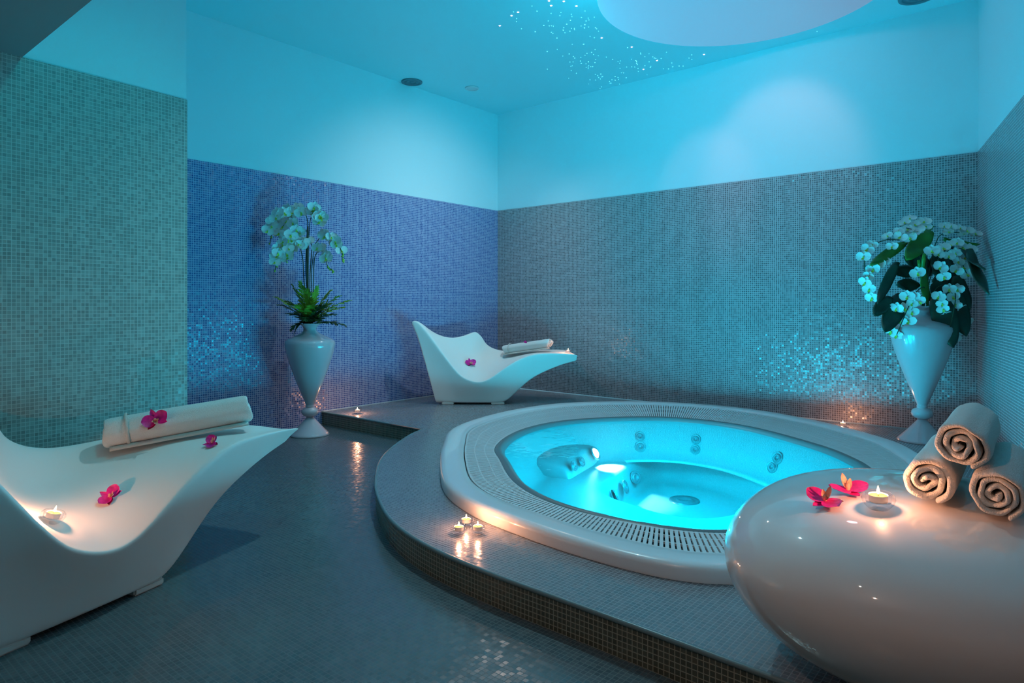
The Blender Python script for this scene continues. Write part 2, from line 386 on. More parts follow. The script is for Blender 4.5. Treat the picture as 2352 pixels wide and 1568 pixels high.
# low soffit over the entrance side
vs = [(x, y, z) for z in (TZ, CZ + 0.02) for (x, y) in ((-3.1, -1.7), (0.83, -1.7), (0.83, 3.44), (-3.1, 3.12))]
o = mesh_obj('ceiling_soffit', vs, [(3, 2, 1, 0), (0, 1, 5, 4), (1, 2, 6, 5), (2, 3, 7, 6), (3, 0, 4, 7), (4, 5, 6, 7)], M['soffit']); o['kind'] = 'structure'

# ceiling fittings
def atc(px, py): 
    d = (CZ - CAMZ) * F / (HY - py); return V * d + R * ((px - CXP) / F * d) + Vector((0, 0, CZ))
def fitting(name, p, r, m_in, label, cat, grille):
    t = empty(name, p); tag(t, label, cat)
    lathe_obj('trim_ring', [(r * 0.78, -0.002), (r * 0.80, -0.012), (r, -0.010), (r * 1.02, -0.001), (r * 0.78, -0.001)], M['fixture'] if grille else M['ring'], t, 40)
    if grille:
        lathe_obj('grille', [(0.0005, -0.008), (r * .2, -0.009), (r * .22, -.004), (r * .4, -.004), (r * .42, -.009), (r * .6, -.009), (r * .62, -.004), (r * 0.79, -0.005)], m_in, t, 40)
    else:
        lathe_obj('lens', [(0.0005, -0.004), (r * 0.79, -0.005)], m_in, t, 40)
    return t
fitting('ceiling_speaker', atc(946, 187.5), 0.098, M['fixture'], 'dark round ceiling speaker near the blue-tiled wall', 'ceiling speaker', True)
fitting('ceiling_downlight', atc(1084, 202), 0.068, M['lens'], 'small unlit round downlight with a pale ring in the blue ceiling', 'ceiling light', False)
fitting('ceiling_speaker', atc(2107, -8), 0.115, M['fixture'], 'dark round ceiling speaker cut by the top edge above the right vase', 'ceiling speaker', True)

# fibre-optic stars: pixel spots seen on the ceiling plane
star_pts_big = [(1148, 59), (1175, 36), (1190, 28), (1266, 13), (1261, 2), (1295, 3), (1324, 14), (1478, 159), (1509, 139), (1617, 125), (1382, 87), (1451, 108)]
star_mesh = None
def star(p, r, m):
    vs, fs = lathe([(0.0003, -0.0035), (0.6, -0.003), (1.0, 0.0)], 8); vs = [(x * r, y * r, z) for x, y, z in vs]
    return mesh_obj('fibre_star_light', vs, fs, m, smooth=True)
def in_rec(p): return ((p.x - RC[0]) / (RX + 0.01)) ** 2 + ((p.y - RC[1]) / 0.98) ** 2 < 1
s0 = None
for (px, py) in star_pts_big:
    p = atc(px, py)
    if in_rec(p): continue
    if s0 is None: s0 = star(p, 0.009, M['star_pink']); o = s0
    else: o = s0.copy(); C.objects.link(o)
    o.location = p; tag(o, 'larger pink-white star point glowing in the blue ceiling beside the pale disc', 'star light', 'pink-white star lights in the ceiling')
s1 = None; clusters = [(1345, 60, 70, 40, 34), (1320, 140, 55, 30, 32), (1400, 185, 45, 18, 26), (1470, 140, 55, 25, 34), (1560, 145, 60, 16, 14), (1250, 50, 70, 30, 14), (1860, 60, 60, 20, 8)]
for (cx, cy, sx, sy, n) in clusters:
    for k in range(n):
        px, py = random.gauss(cx, sx * .6), random.gauss(cy, sy * .6)
        if py < 0 or py > 215: continue
        p = atc(px, py)
        if in_rec(p) or p.x > XB - 0.03: continue
        if s1 is None: s1 = star(p, 0.0048, M['star_cyan']); o = s1
        else: o = s1.copy(); C.objects.link(o)
        q = random.choice((0.6, 0.7, 0.8, 1.0)); o.scale = (q, q, 1)
        o.location = p; tag(o, 'tiny cyan star point scattered over the blue ceiling around the pale disc', 'star light', 'tiny cyan star lights in the ceiling')

# ------------------------------------------------------------------ hot tub
tub = empty('hot_tub', (3.7, 1.95, PL)); tag(tub, 'built-in oval hot tub with grey-white rim and slotted overflow grating', 'hot tub')
TO = Vector((-3.7, -1.95, -PL))
def tub_part(name, vs, fs, m, smooth=True, parent=None, **k):
    o = mesh_obj(name, [Vector(v) + TO for v in vs], fs, m, parent or tub, smooth, **k); return o
in_px = [(2.485, 0.973), (2.386, 1.122), (2.336, 1.364), (2.349, 1.673), (2.496, 1.997), (2.801, 2.352), (3.041, 2.595), (3.50, 2.80), (3.964, 2.80), (4.383, 2.558), (4.63, 2.20), (4.607, 1.726), (4.286, 1.198), (4.057, 0.96), (3.80, 0.80), (3.4, 0.72), (3.0, 0.73), (2.7, 0.82)]
INN = smooth_loop(resample(catmull([Vector(p + (0,)) for p in in_px][::-1], 10, True), 240), 3)
if area2(INN) < 0: INN = INN[::-1]
TC = (3.45, 1.75); NP = 400
def ring(pts, z): return [Vector((p.x, p.y, z)) for p in pts]
Lp = polar(LIP, TC, NP)
lip_prof = [(-0.004, 0.001), (-0.006, 0.032), (-0.003, 0.048), (0.008, 0.057), (0.026, 0.061), (0.085, 0.059), (0.122, 0.055), (0.129, 0.047), (0.131, 0.020)]
vs = []
for (d, z) in lip_prof: vs += ring(polar(inset(LIP, d, 1), TC, NP), PL + z)
fix(tub_part('rim', vs, grid_faces(len(lip_prof), NP, closed_v=True), M['rim']))
NP = 440
GO = resample(inset(LIP, 0.134), NP)
def ray_loop(pts, c, d):
    best = None; N = len(pts)
    for i in range(N):
        p = pts[i] - c; e = pts[(i + 1) % N] - pts[i]; den = d.x * e.y - d.y * e.x
        if abs(den) < 1e-12: continue
        t = (p.x * e.y - p.y * e.x) / den; u = (p.x * d.y - p.y * d.x) / den
        if t > 0 and -1e-6 <= u <= 1 + 1e-6 and (best is None or t > best): best = t
    return c + d * best
GI_LOOP = inset(INN, -0.055); GC = Vector((TC[0], TC[1], 0))
GI = [ray_loop(GI_LOOP, GC, (p - GC).normalized()) for p in GO]
# gutter beneath and the grating of radial bars tied by ribs
vs = ring(GO, PL + 0.022) + ring(GI, PL + 0.020)
fix(tub_part('gutter', vs, grid_faces(2, NP, closed_v=True), M['gutter'], smooth=False))
bv = []; bf = []
def qbox(pts, zt, zb):
    i = len(bv)
    for p in pts: bv.append((p.x, p.y, zt))
    for p in pts: bv.append((p.x, p.y, zb))
    bf.extend([(i, i + 1, i + 2, i + 3), (i, i + 4, i + 5, i + 1), (i + 1, i + 5, i + 6, i + 2), (i + 2, i + 6, i + 7, i + 3), (i + 3, i + 7, i + 4, i)])
zt, zb = PL + 0.050, PL + 0.040
for k in range(NP):
    a0, a1 = GO[k], GO[(k + 1) % NP]; b0, b1 = GI[k], GI[(k + 1) % NP]
    fo = 0.66
    qbox([a0, a0.lerp(a1, fo), b0.lerp(b1, fo), b0], zt, zb)
rows = 3
for rr in range(rows + 1):
    t0 = rr / rows; wdt = 0.05 if rr in (0, rows) else 0.016
    ta, tb = max(0, t0 - wdt), min(1, t0 + wdt)
    for k in range(NP):
        a0, a1 = GO[k], GO[(k + 1) % NP]; b0, b1 = GI[k], GI[(k + 1) % NP]
        qbox([a0.lerp(b0, ta), a1.lerp(b1, ta), a1.lerp(b1, tb), a0.lerp(b0, tb)], zt - 0.0008, zb)
fix(tub_part('grating', bv, bf, M['grate'], smooth=False))
WZ = PL + 0.028
BZ = -0.13; FZ = -0.34
# footwell outline at bench level, and shell
fw_px = [(1386, 1128), (1440, 1152), (1540, 1180), (1640, 1186), (1740, 1160), (1775, 1120), (1740, 1085), (1670, 1060), (1580, 1043), (1515, 1036), (1470, 1047), (1432, 1073), (1398, 1099)]
FW = smooth_loop(resample(catmull([at(x, y, BZ).to_2d().to_3d() for x, y in fw_px], 10, True), 200), 3)
if area2(FW) < 0: FW = FW[::-1]
fc = sum(FW, Vector()) / len(FW)
SC = (fc.x, fc.y); NS = 160
shell_rings = [(polar(inset(INN, -0.056), SC, NS), PL + 0.046), (polar(inset(INN, -0.045), SC, NS), PL + 0.055), (polar(inset(INN, -0.015), SC, NS), PL + 0.050), (polar(inset(INN, 0.004), SC, NS), PL + 0.034), (polar(inset(INN, 0.02), SC, NS), PL + 0.0),
    (polar(inset(INN, 0.09, 4), SC, NS), -0.06), (polar(inset(INN, 0.14, 6), SC, NS), BZ + 0.012), (polar(inset(INN, 0.19, 8), SC, NS), BZ)]
fwp = polar(FW, SC, NS)
shell_rings += [([p.lerp(fc, -0.05) for p in fwp], BZ), ([p.lerp(fc, -0.01) for p in fwp], BZ - 0.006), ([p.lerp(fc, 0.03) for p in fwp], BZ - 0.03), ([p.lerp(fc, 0.10) for p in fwp], FZ + 0.04), ([p.lerp(fc, 0.15) for p in fwp], FZ), ([p.lerp(fc, 0.98) for p in fwp], FZ)]
vs = []
for pts, z in shell_rings: vs += ring(pts, z)
fs = grid_faces(len(shell_rings), NS, closed_v=True); fs.append(tuple((len(shell_rings) - 1) * NS + k for k in range(NS)))
sh = fix(tub_part('shell', vs, fs, M['shell']))
# reclining backrest on the left of the tub, with the lamp in its face
def lerp3(a, b, t): return a.lerp(b, t)
B0 = at(1294, 1078, -0.07); B1 = at(1396, 1023, -0.07); B0.z = B1.z = -0.02
bdir = (B1 - B0); bdir.z = 0; bdir.normalize(); jd = Vector((-bdir.y, bdir.x, 0))
if jd.dot(fc - B0) < 0: jd = -jd
A0 = B0 - jd * 0.95 - bdir * 0.14 + Vector((0, 0, 0.13)); A1 = B1 - jd * 0.85 + bdir * 0.05 + Vector((0, 0, 0.13))
D0 = B0 + jd * 0.05; D1 = B1 + jd * 0.05; D0.z = D1.z = BZ
vs = []; nu, nv = 9, 12
for i in range(nu):
    for j in range(nv):
        t = j / (nv - 1)
        a = A0.lerp(A1, t); b = B0.lerp(B1, t); d = D0.lerp(D1, t)
        crown = 0.05 * math.sin(PI * t) - 0.04
        if i < 6: p = a.lerp(b, i / 5); p.z += crown * (i / 5)
        elif i == 6: p = b.lerp(d, 0.15); p.z += crown * 0.9
        elif i == 7: p = b.lerp(d, 0.6); p.z = -0.09
        else: p = d.copy(); p.z = BZ - 0.01
        vs.append(p)
bt = [Vector((v.x, v.y, BZ - 0.05)) for v in vs]
n0 = len(vs); fs = grid_faces(nu, nv); 
bound = [(i, 0) for i in range(nu)] + [(nu - 1, j) for j in range(1, nv)] + [(i, nv - 1) for i in range(nu - 2, -1, -1)] + [(0, j) for j in range(nv - 2, 0, -1)]
ids = [i * nv + j for i, j in bound]
for a, b in zip(ids, ids[1:] + ids[:1]): fs.append((a, b, b + n0, a + n0))
subsurf(fix(tub_part('backrest', vs + bt, fs, M['shell'])), 1)
# jets, drain, lamp
def disc_part(name, p, nrm, r, m, ringm=None):
    nrm = Vector(nrm).normalized(); q = nrm.to_track_quat('Z', 'Y').to_matrix().to_4x4()
    pv, pf = lathe([(0.0005, 0.004), (r * 0.35, 0.004), (r * 0.4, 0.012), (r * 0.6, 0.012), (r * 0.66, 0.003), (r * 0.85, 0.004), (r, 0.010), (r * 1.05, 0.0)], 24)
    vs = [Matrix.Translation(p) @ q @ Vector(v) for v in pv]
    return fix(tub_part(name, vs, pf, m))
cen = Vector((TC[0], TC[1], 0))
for (px, py, z, r) in ((1440, 976, 0.03, .035), (1443, 993, -0.04, .04), (1637, 990, 0.03, .035), (1632, 1007, -0.04, .035), (1857, 1045, 0.03, .04), (1836, 1065, -0.03, .04)):
    p = at(px, py, z); best = min(INN, key=lambda q: (q.to_2d() - p.to_2d()).length); d = (cen - best); d.z = 0; d.normalize()
    dd = 0.022 + (PL - z) * 0.42
    p = Vector((best.x, best.y, z)) + d * (dd + 0.005); disc_part('jet', p, d + Vector((0, 0, 0.35)), r, M['jet'])
for t in (0.08, 0.24, 0.80, 0.94):
    p = B0.lerp(B1, t).lerp(D0.lerp(D1, t), 0.5); p.z = -0.055; disc_part('jet', p + jd * 0.02, jd + Vector((0, 0, 0.5)), 0.034, M['jet'])
for (px, py) in ((1416, 1137), (1446, 1112), (1475, 1088)):
    p = at(px, py, -0.2); q = min(FW, key=lambda v: (v.to_2d() - p.to_2d()).length); d = (fc - q).normalized(); q = q + d * 0.065; q.z = -0.22
    disc_part('jet', q, d + Vector((0, 0, 0.35)), 0.045, M['jet'])
p = at(1572, 1150, FZ); disc_part('drain', p, (0, 0, 1), 0.10, M['jet'])
lp = B0.lerp(B1, 0.52).lerp(D0.lerp(D1, 0.52), 0.45); lp.z = -0.045
lamp = disc_part('underwater_lamp', lp + jd * 0.03, jd + Vector((0, 0, 0.55)), 0.05, M['jet'])
q = (jd + Vector((0, 0, 0.55))).normalized(); qm = q.to_track_quat('Z', 'Y').to_matrix().to_4x4()
lv, lf = lathe([(0.0005, 0.02), (0.026, 0.016), (0.036, 0.006)], 20)
tub_part('lamp_lens', [Matrix.Translation(lp + jd * 0.03) @ qm @ Vector(v) for v in lv], lf, M['lamp_lens'], parent=lamp)
light('underwater_beam', 'SPOT', lp + jd * 0.09 + Vector((0, 0, 0.07)), 130, (1, 0.95, 0.95), 0.02, at(1404, 1074, BZ), 70, 0.4)
# water
wp = polar(inset(INN, 0.006), TC, 120); vs = [(TC[0], TC[1], 0)] + [(p.x, p.y, 0) for p in wp]
o = mesh_obj('pool_water', [Vector(v) for v in vs], [(0, 1 + k, 1 + (k + 1) % 120) for k in range(120)], M['water'], smooth=True); o.location = (0, 0, WZ)
tag(o, 'clear turquoise lit water filling the hot tub', 'water', kind='stuff')

# ------------------------------------------------------------------ loungers
NEAR = [(.04, .790), (.13, .700), (.27, .510), (.42, .307), (.49, .251), (.60, .211), (.69, .229), (.78, .291), (.92, .395), (1.07, .462), (1.18, .478), (1.40, .472), (1.49, .462)]
FARS = [.56, .585, .63, .66, .70, .75, .80, .86, .95, 1.07, 1.16, 1.37, 1.455]
FARZ = [.650, .645, .605, .54, .505, .480, .465, .458, .458, .465, .472, .478, .470]
FART = [.60, .63, .66, .67, .67, .67, .66, .65, .63, .59, .56, .47, .43]
MIDS = [.34, .36, .41, .47, .53, .61, .70, .79, .92, 1.06, 1.17, 1.385, 1.475]
MIDZ = [.600, .565, .480, .400, .365, .335, .335, .350, .395, .440, .460, .466, .462]
UN = [(.235, .015), (.28, .015), (.35, .015), (.43, .015), (.50, .015), (.60, .015), (.69, .015), (.78, .015), (.865, .015), (1.00, .155), (1.12, .260), (1.37, .368), (1.49, .395)]
def lounger_cage():
    rings = []
    for i in range(len(NEAR)):
        n = Vector((NEAR[i][0], 0.0, NEAR[i][1])); m = Vector((MIDS[i], FART[i] * 0.5, MIDZ[i])); f = Vector((FARS[i], FART[i], FARZ[i]))
        u = Vector((UN[i][0], 0.07, UN[i][1])); k = i / 12
        uf = Vector((max(UN[i][0], 0.33) if i < 9 else UN[i][0], FART[i] - 0.10 + 0.03 * max(0, i - 8) / 4, UN[i][1]))
        flat = min(1, max(0, (i - 5) / 5))
        a = n.lerp(m, 0.12); a.z = n.z + (m.z - n.z) * 0.04 - 0.004
        b = n.lerp(m, 0.50); b.z = n.z + (m.z - n.z) * (0.42 + 0.2 * (1 - flat)) - 0.012
        c = m.lerp(f, 0.50); c.z = m.z + (f.z - m.z) * (0.16 if i > 1 else 0.35) - 0.004
        d = m.lerp(f, 0.86); d.z = m.z + (f.z - m.z) * 0.88
        n2 = n.lerp(u, 0.10) + Vector((0, -0.004, 0)); fm = f.lerp(uf, 0.12) + Vector((0, 0.004, 0))
        nm = n.lerp(u, 0.55) + Vector((0, 0.004, 0)); fmm = f.lerp(uf, 0.55)
        e1 = u.lerp(uf, 0.15); e2 = u.lerp(uf, 0.5); e3 = u.lerp(uf, 0.85)
        u2 = u.lerp(n, 0.06); uf2 = uf.lerp(f, 0.06)
        rings.append([n, a, b, m, c, d, f, fm, fmm, uf2, uf, e3, e2, e1, u, u2, nm, n2])
    return rings
def make_lounger():
    t = empty('lounger')
    rg = lounger_cage(); n = len(rg[0])
    # support rings near both ends, bulging the back slightly and rounding the foot
    first = [p + Vector((-0.060, 0, -0.035)) if k in (0, 1, 2, 3, 4, 5, 6) else p + Vector((-0.012, 0, 0)) for k, p in enumerate(rg[0])]
    zc_ = sum((p.z for p in rg[-1]), 0) / n
    last = [Vector((p.x + 0.022, p.y + (0.02 if p.y < 0.2 else -0.02), p.z + (zc_ - p.z) * 0.25)) for p in rg[-1]]
    rg = [first] + rg + [last]
    vs = [p for r_ in rg for p in r_]; fs = grid_faces(len(rg), n, closed_v=True)
    # caps: top row 0..6, bottom row 14..10, sides 17/7, 16/8, 15/9
    def cap(off, sgn):
        rows = [[0, 1, 2, 3, 4, 5, 6], [17, None, None, None, None, None, 7], [16, None, None, None, None, None, 8], [15, None, None, None, None, None, 9], [14, 13, None, 12, None, 11, 10]]
        idx = [[None] * 7 for _ in rows]
        top = [vs[off + k] for k in rows[0]]; b14, b10 = vs[off + 14], vs[off + 10]; b13, b12, b11 = vs[off + 13], vs[off + 12], vs[off + 11]
        bottom = [b14, b13, b13.lerp(b12, .5), b12, b12.lerp(b11, .5), b11, b10]
        ts = [0, 0.11, 0.55, 0.94, 1]
        for r_ in range(5):
            for c_ in range(7):
                k = rows[r_][c_]
                if k is not None: idx[r_][c_] = off + k
                elif r_ == 4: idx[r_][c_] = None
                else:
                    vs.append(top[c_].lerp(bottom[c_], ts[r_])); idx[r_][c_] = len(vs) - 1
        for r_ in range(3):
            for c_ in range(6): fs.append((idx[r_][c_], idx[r_][c_ + 1], idx[r_ + 1][c_ + 1], idx[r_ + 1][c_]))
        r3, r4 = idx[3], idx[4]
        fs.append((r3[0], r3[1], r4[1], r4[0])); fs.append((r3[1], r3[2], r3[3], r4[3], r4[1])); fs.append((r3[3], r3[4], r3[5], r4[5], r4[3])); fs.append((r3[5], r3[6], r4[6], r4[5]))
    cap(0, -1); cap((len(rg) - 1) * n, 1)
    b = fix(mesh_obj('body', vs, fs, M['lounger'], t, True)); subsurf(b, 3)
    for (x0, x1, y0) in ((.28, .39, .080), (.73, .85, .080), (.36, .45, .44), (.74, .845, .44)):
        bm = bmesh.new(); bmesh.ops.create_cube(bm, size=1, matrix=Matrix.Translation(((x0 + x1) / 2, y0 + 0.04, 0.013)) @ Matrix.Diagonal((x1 - x0, 0.10, 0.026, 1)))
        bmesh.ops.bevel(bm, geom=bm.edges[:], offset=0.006, segments=2, affect='EDGES')
        bm_obj('foot_pad', bm, M['rubber'], t)
    return t
def local(L, s_, t_, z): return L.matrix_world @ Vector((s_, t_, z))
def place_lounger(t, org, ang, z):
    t.location = (org.x, org.y, z); t.rotation_euler = (0, 0, ang); bpy.context.view_layer.update()
l2 = make_lounger(); l1 = copy_tree(l2)
# far lounger: near face parallel to the picture, its local x along R
dl2 = (CAMZ - PL) * F / (931 - HY) - 0.02
org2 = V * dl2 + R * ((942 - CXP) / 254.4); place_lounger(l2, org2, math.atan2(R.y, R.x), PL)
tag(l2, 'white moulded lounger standing in the far corner on the raised platform', 'lounger')
a1 = math.radians(17.6); d1 = Vector((math.cos(a1), math.sin(a1), 0)); n1 = Vector((-math.sin(a1), math.cos(a1), 0))
org1 = Vector((0.250, 2.185, 0)); place_lounger(l1, org1, a1, 0.0)
tag(l1, 'large white moulded lounger on the lower floor, cut off by the left edge', 'lounger')
dg = bpy.context.evaluated_depsgraph_get()
def surf(x, y, z0=1.6, only=None):
    """height of the surface under (x, y)"""
    dg.update(); res = S.ray_cast(dg, Vector((x, y, z0)), Vector((0, 0, -1)))
    return (res[1], res[2]) if res[0] else (Vector((x, y, 0)), Vector((0, 0, 1)))
def hit(px, py):
    """the surface point that lies under a spot of the photograph"""
    bpy.context.view_layer.update()
    d = (V + R * ((px - CXP) / F) - Vector((0, 0, (py - HY) / F))).normalized()
    res = S.ray_cast(bpy.context.evaluated_depsgraph_get(), cam.location.copy(), d); return res[1], res[2]

# ------------------------------------------------------------------ lacquered pouf on the right
pouf_c = Vector((1.88, 0.235, PL)); 
def make_pouf():
    a, b, h = 0.472, 0.480, 0.455; nu, nv = 30, 72; vs = []; zm = 0.60 * h
    for i in range(nu):
        t = -PI / 2 + PI * i / (nu - 1)
        st, ct = math.sin(t), max(math.cos(t), 0)
        z = zm + (h - zm) * st if st > 0 else zm * (1 + st)
        rr = ct ** 0.62 if st > 0 else ct ** 0.92
        for k in range(nv):
            q = 2 * PI * k / nv; cx_, sy_ = math.cos(q), math.sin(q)
            e = (abs(cx_) ** 2.3 + abs(sy_) ** 2.3) ** (-1 / 2.3)
            z = max(z, 0.002)
            vs.append((a * e * cx_ * rr + (0.04 * (1 - z / zm) if z < zm else 0), b * e * sy_ * rr, z))
    o = mesh_obj('pouf', vs, grid_faces(nu, nv, closed_v=True), M['gloss'], smooth=True); fix(o)
    o.location = pouf_c; o.rotation_euler = (0, 0, math.radians(8)); return o
pouf = make_pouf(); tag(pouf, 'big glossy white pebble-shaped bench on the platform at the right edge', 'bench')

# ------------------------------------------------------------------ vases
def vase_profile():
    pts = [(0.002, 0.0), (0.148, 0.0), (0.150, 0.006), (0.140, 0.018), (0.105, 0.052), (0.072, 0.088), (0.045, 0.118), (0.030, 0.135), (0.026, 0.142)]
    ball = [(0.045, 0.150), (0.061, 0.163), (0.066, 0.180), (0.061, 0.198), (0.045, 0.210), (0.030, 0.216)]
    coll = [(0.032, 0.220), (0.034, 0.226), (0.030, 0.232), (0.033, 0.240)]
    cup = [(0.046, 0.275), (0.075, 0.345), (0.112, 0.440), (0.148, 0.540), (0.176, 0.630), (0.188, 0.685), (0.192, 0.715), (0.188, 0.735), (0.170, 0.750), (0.120, 0.772), (0.075, 0.795), (0.052, 0.815), (0.048, 0.832), (0.058, 0.850), (0.080, 0.868), (0.083, 0.872), (0.078, 0.872), (0.052, 0.850), (0.040, 0.825), (0.06, 0.79), (0.16, 0.72), (0.03, 0.30), (0.001, 0.29)]
    return pts, ball + coll, cup
pa, pb, pc = vase_profile()
def make_vase():
    t = empty('pedestal_vase')
    lathe_obj('vase_foot', pa, M['vase'], t, 64); lathe_obj('vase_knop', [(0.024, 0.142)] + pb, M['vase'], t, 64); lathe_obj('vase_bowl', [(0.031, 0.236)] + pc, M['vase'], t, 64)
    return t
va = make_vase(); vb = copy_tree(va)
VA = Vector((2.966, 4.53, 0)); VB = Vector((5.13, 0.72, PL))
va.location = VA; vb.location = VB; vb.scale = (1.0, 1.0, 1.03)
tag(va, 'white pedestal vase on the lower floor against the blue-tiled wall', 'vase')
tag(vb, 'white pedestal vase on the platform in the right corner behind the towels', 'vase')

# ------------------------------------------------------------------ orchids
def petal(l, w_, cup=0.2, curl=0.0, n=6, m=5, base=0.12, point=0.0):
    vs = []
    for i in range(n + 1):
        u = i / n; ww = w_ * (base + (1 - base) * math.sin(PI * min(1, u * (0.86 + point * .14) + 0.07)) ** 0.8) * 0.5
        if i == n: ww *= 0.25
        for j in range(m):
            v = -1 + 2 * j / (m - 1)
            vs.append(Vector((v * ww, u * l, cup * l * (v * v * 0.35 * (1 - abs(2 * u - 1) * .5)) + curl * l * u * u)))
    return vs, grid_faces(n + 1, m)
def join(parts):
    V_, F_, K_ = [], [], []
    for vs, fs, k in parts:
        o_ = len(V_); V_ += vs; F_ += [tuple(i + o_ for i in f) for f in fs]; K_ += [k] * len(fs)
    return V_, F_, K_
def xf(vs, mtx): return [mtx @ v for v in vs]
def white_bloom_mesh(seed):
    rr = random.Random(seed); parts = []
    for ang, l, w_ in ((90, .042, .030), (210, .038, .028), (330, .038, .028)):
        vs, fs = petal(l, w_, 0.25, rr.uniform(-.1, .25)); parts.append((xf(vs, Matrix.Rotation(math.radians(ang - 90), 4, 'Z')), fs, 0))
    for ang in (15, 165):
        vs, fs = petal(.046, .050, 0.3, rr.uniform(-.05, .25), base=.2); parts.append((xf(vs, Matrix.Translation((0, 0, .003)) @ Matrix.Rotation(math.radians(ang - 90), 4, 'Z')), fs, 0))
    vs, fs = petal(.018, .016, 0.6, .8); parts.append((xf(vs, Matrix.Translation((0, -.002, .006)) @ Matrix.Rotation(PI, 4, 'Z')), fs, 1))
    vs, fs = lathe([(0.0005, .014), (.004, .012), (.005, .006), (.003, .0)], 8); parts.append(([Vector(v) for v in vs], fs, 1))
    return join(parts)
bloom_meshes = []
for sd in range(4):
    v_, f_, k_ = white_bloom_mesh(sd); o = mesh_obj('bloom', v_, f_, None, None, True, mats=[M['white_petal'], M['yellow_lip']], fmat=k_)
    bloom_meshes.append(o.data); bpy.data.objects.remove(o)
bv_, bf_ = lathe([(0.0004, 0.011), (0.004, 0.009), (0.006, 0.002), (0.004, -0.005), (0.0004, -0.008)], 10)
o = mesh_obj('bud', bv_, bf_, M['bud'], None, True); bud_mesh = o.data; bpy.data.objects.remove(o)
def put(name, me, p, nrm, roll, sc, parent):
    o = bpy.data.objects.new(name, me); C.objects.link(o)
    q = Vector(nrm).normalized().to_track_quat('Z', 'Y'); o.matrix_world = Matrix.Translation(p) @ q.to_matrix().to_4x4() @ Matrix.Rotation(roll, 4, 'Z') @ Matrix.Scale(sc, 4)
    mw = o.matrix_world.copy(); o.parent = parent; o.matrix_local = Matrix.Translation(-parent.location) @ mw
    return o
def child_mesh(name, vs, fs, m, parent, smooth=True): return mesh_obj(name, [Vector(v) - parent.location for v in vs], fs, m, parent, smooth)
def spray(parent, pts, blooms, buds=0, sc=1.0, rad=0.0035, start=0.45, out=None, per=1):
    c = catmull(pts, 8); vs, fs = tube(c, rad, 6); child_mesh('flower_stem', vs, fs, M['stem'], parent)
    n = len(c)
    for k in range(blooms):
        t = start + (1 - start) * (k + 0.5) / (blooms + buds * 0.6); i = min(n - 1, int(t * (n - 1)))
        for q in range(per):
            p = c[i] + Vector((random.uniform(-1, 1), random.uniform(-1, 1), random.uniform(-1, 1))) * 0.018 * sc
            nr = -V * 1.0 + R * random.uniform(-.5, .5) + Vector((0, 0, random.uniform(-.25, .45)))
            if out: nr += out * 0.6
            put('bloom', random.choice(bloom_meshes), p - V * 0.02, nr, random.uniform(-.5, .5), sc * random.uniform(.85, 1.1), parent)
    for k in range(buds):
        t = 1 - 0.10 * (k / max(buds, 1)) * 1.5; i = min(n - 1, int(t * (n - 1)))
        put('bud', bud_mesh, c[i] + Vector((random.uniform(-1, 1), random.uniform(-1, 1), random.uniform(-1, 1))) * 0.008, (random.uniform(-1, 1), random.uniform(-1, 1), -1), 0, random.uniform(.8, 1.5), parent)
ar = empty('orchid_arrangement', VA + Vector((0, 0, 0.83))); tag(ar, 'tall arching white orchids over green fern leaves in the vase by the blue wall', 'flower arrangement')
DA = 5.185
def pa_(px, py, dd=0.0): return dep(px, py, DA + dd)
base_a = lambda k: VA + Vector((0.022 * math.cos(k * 1.3), 0.022 * math.sin(k * 1.3), 0.84))
sprays = [
 ([(703, 640, 0), (704, 560, 0), (706, 505, 0), (690, 484, -.02), (655, 490, -.05), (630, 515, -.06), (620, 560, -.06)], 12, 3, 1),
 ([(708, 640, .02), (709, 560, .02), (712, 510, .0), (722, 485, -.03), (736, 495, -.05), (738, 515, -.05)], 10, 1, 1),
 ([(706, 640, -.02), (706, 580, -.02), (704, 530, -.03), (685, 534, -.06), (655, 556, -.08), (638, 590, -.08), (632, 622, -.08)], 13, 4, 1),
 ([(712, 640, .03), (714, 600, .03), (715, 560, .02), (690, 560, -.04), (668, 575, -.06), (658, 600, -.06)], 10, 2, 1),
 ([(716, 640, 0), (718, 600, 0), (724, 562, -.01), (745, 540, -.03), (770, 552, -.05), (785, 578, -.06), (789, 600, -.06)], 7, 4, 1),
 ([(720, 640, .01), (721, 610, .01), (724, 588, 0), (735, 575, -.03), (748, 588, -.04), (752, 610, -.05), (766, 622, -.05)], 4, 5, 1),
 ([(698, 640, .01), (696, 600, .0), (690, 570, 0), (672, 500, 0), (650, 520, 0), (640, 545, 0)], 6, 1, 1)]
for k, (pts, nb, nbd, per) in enumerate(sprays):
    P3 = [base_a(k)] + [pa_(*p) for p in pts]
    spray(ar, P3, nb, nbd, sc=1.2, start=0.54 if k != 1 else 0.60)
vs, fs = tube(catmull([base_a(9), pa_(706, 640), pa_(707, 520)], 6), 0.006, 6); child_mesh('support_cane', vs, fs, M['stem'], ar)
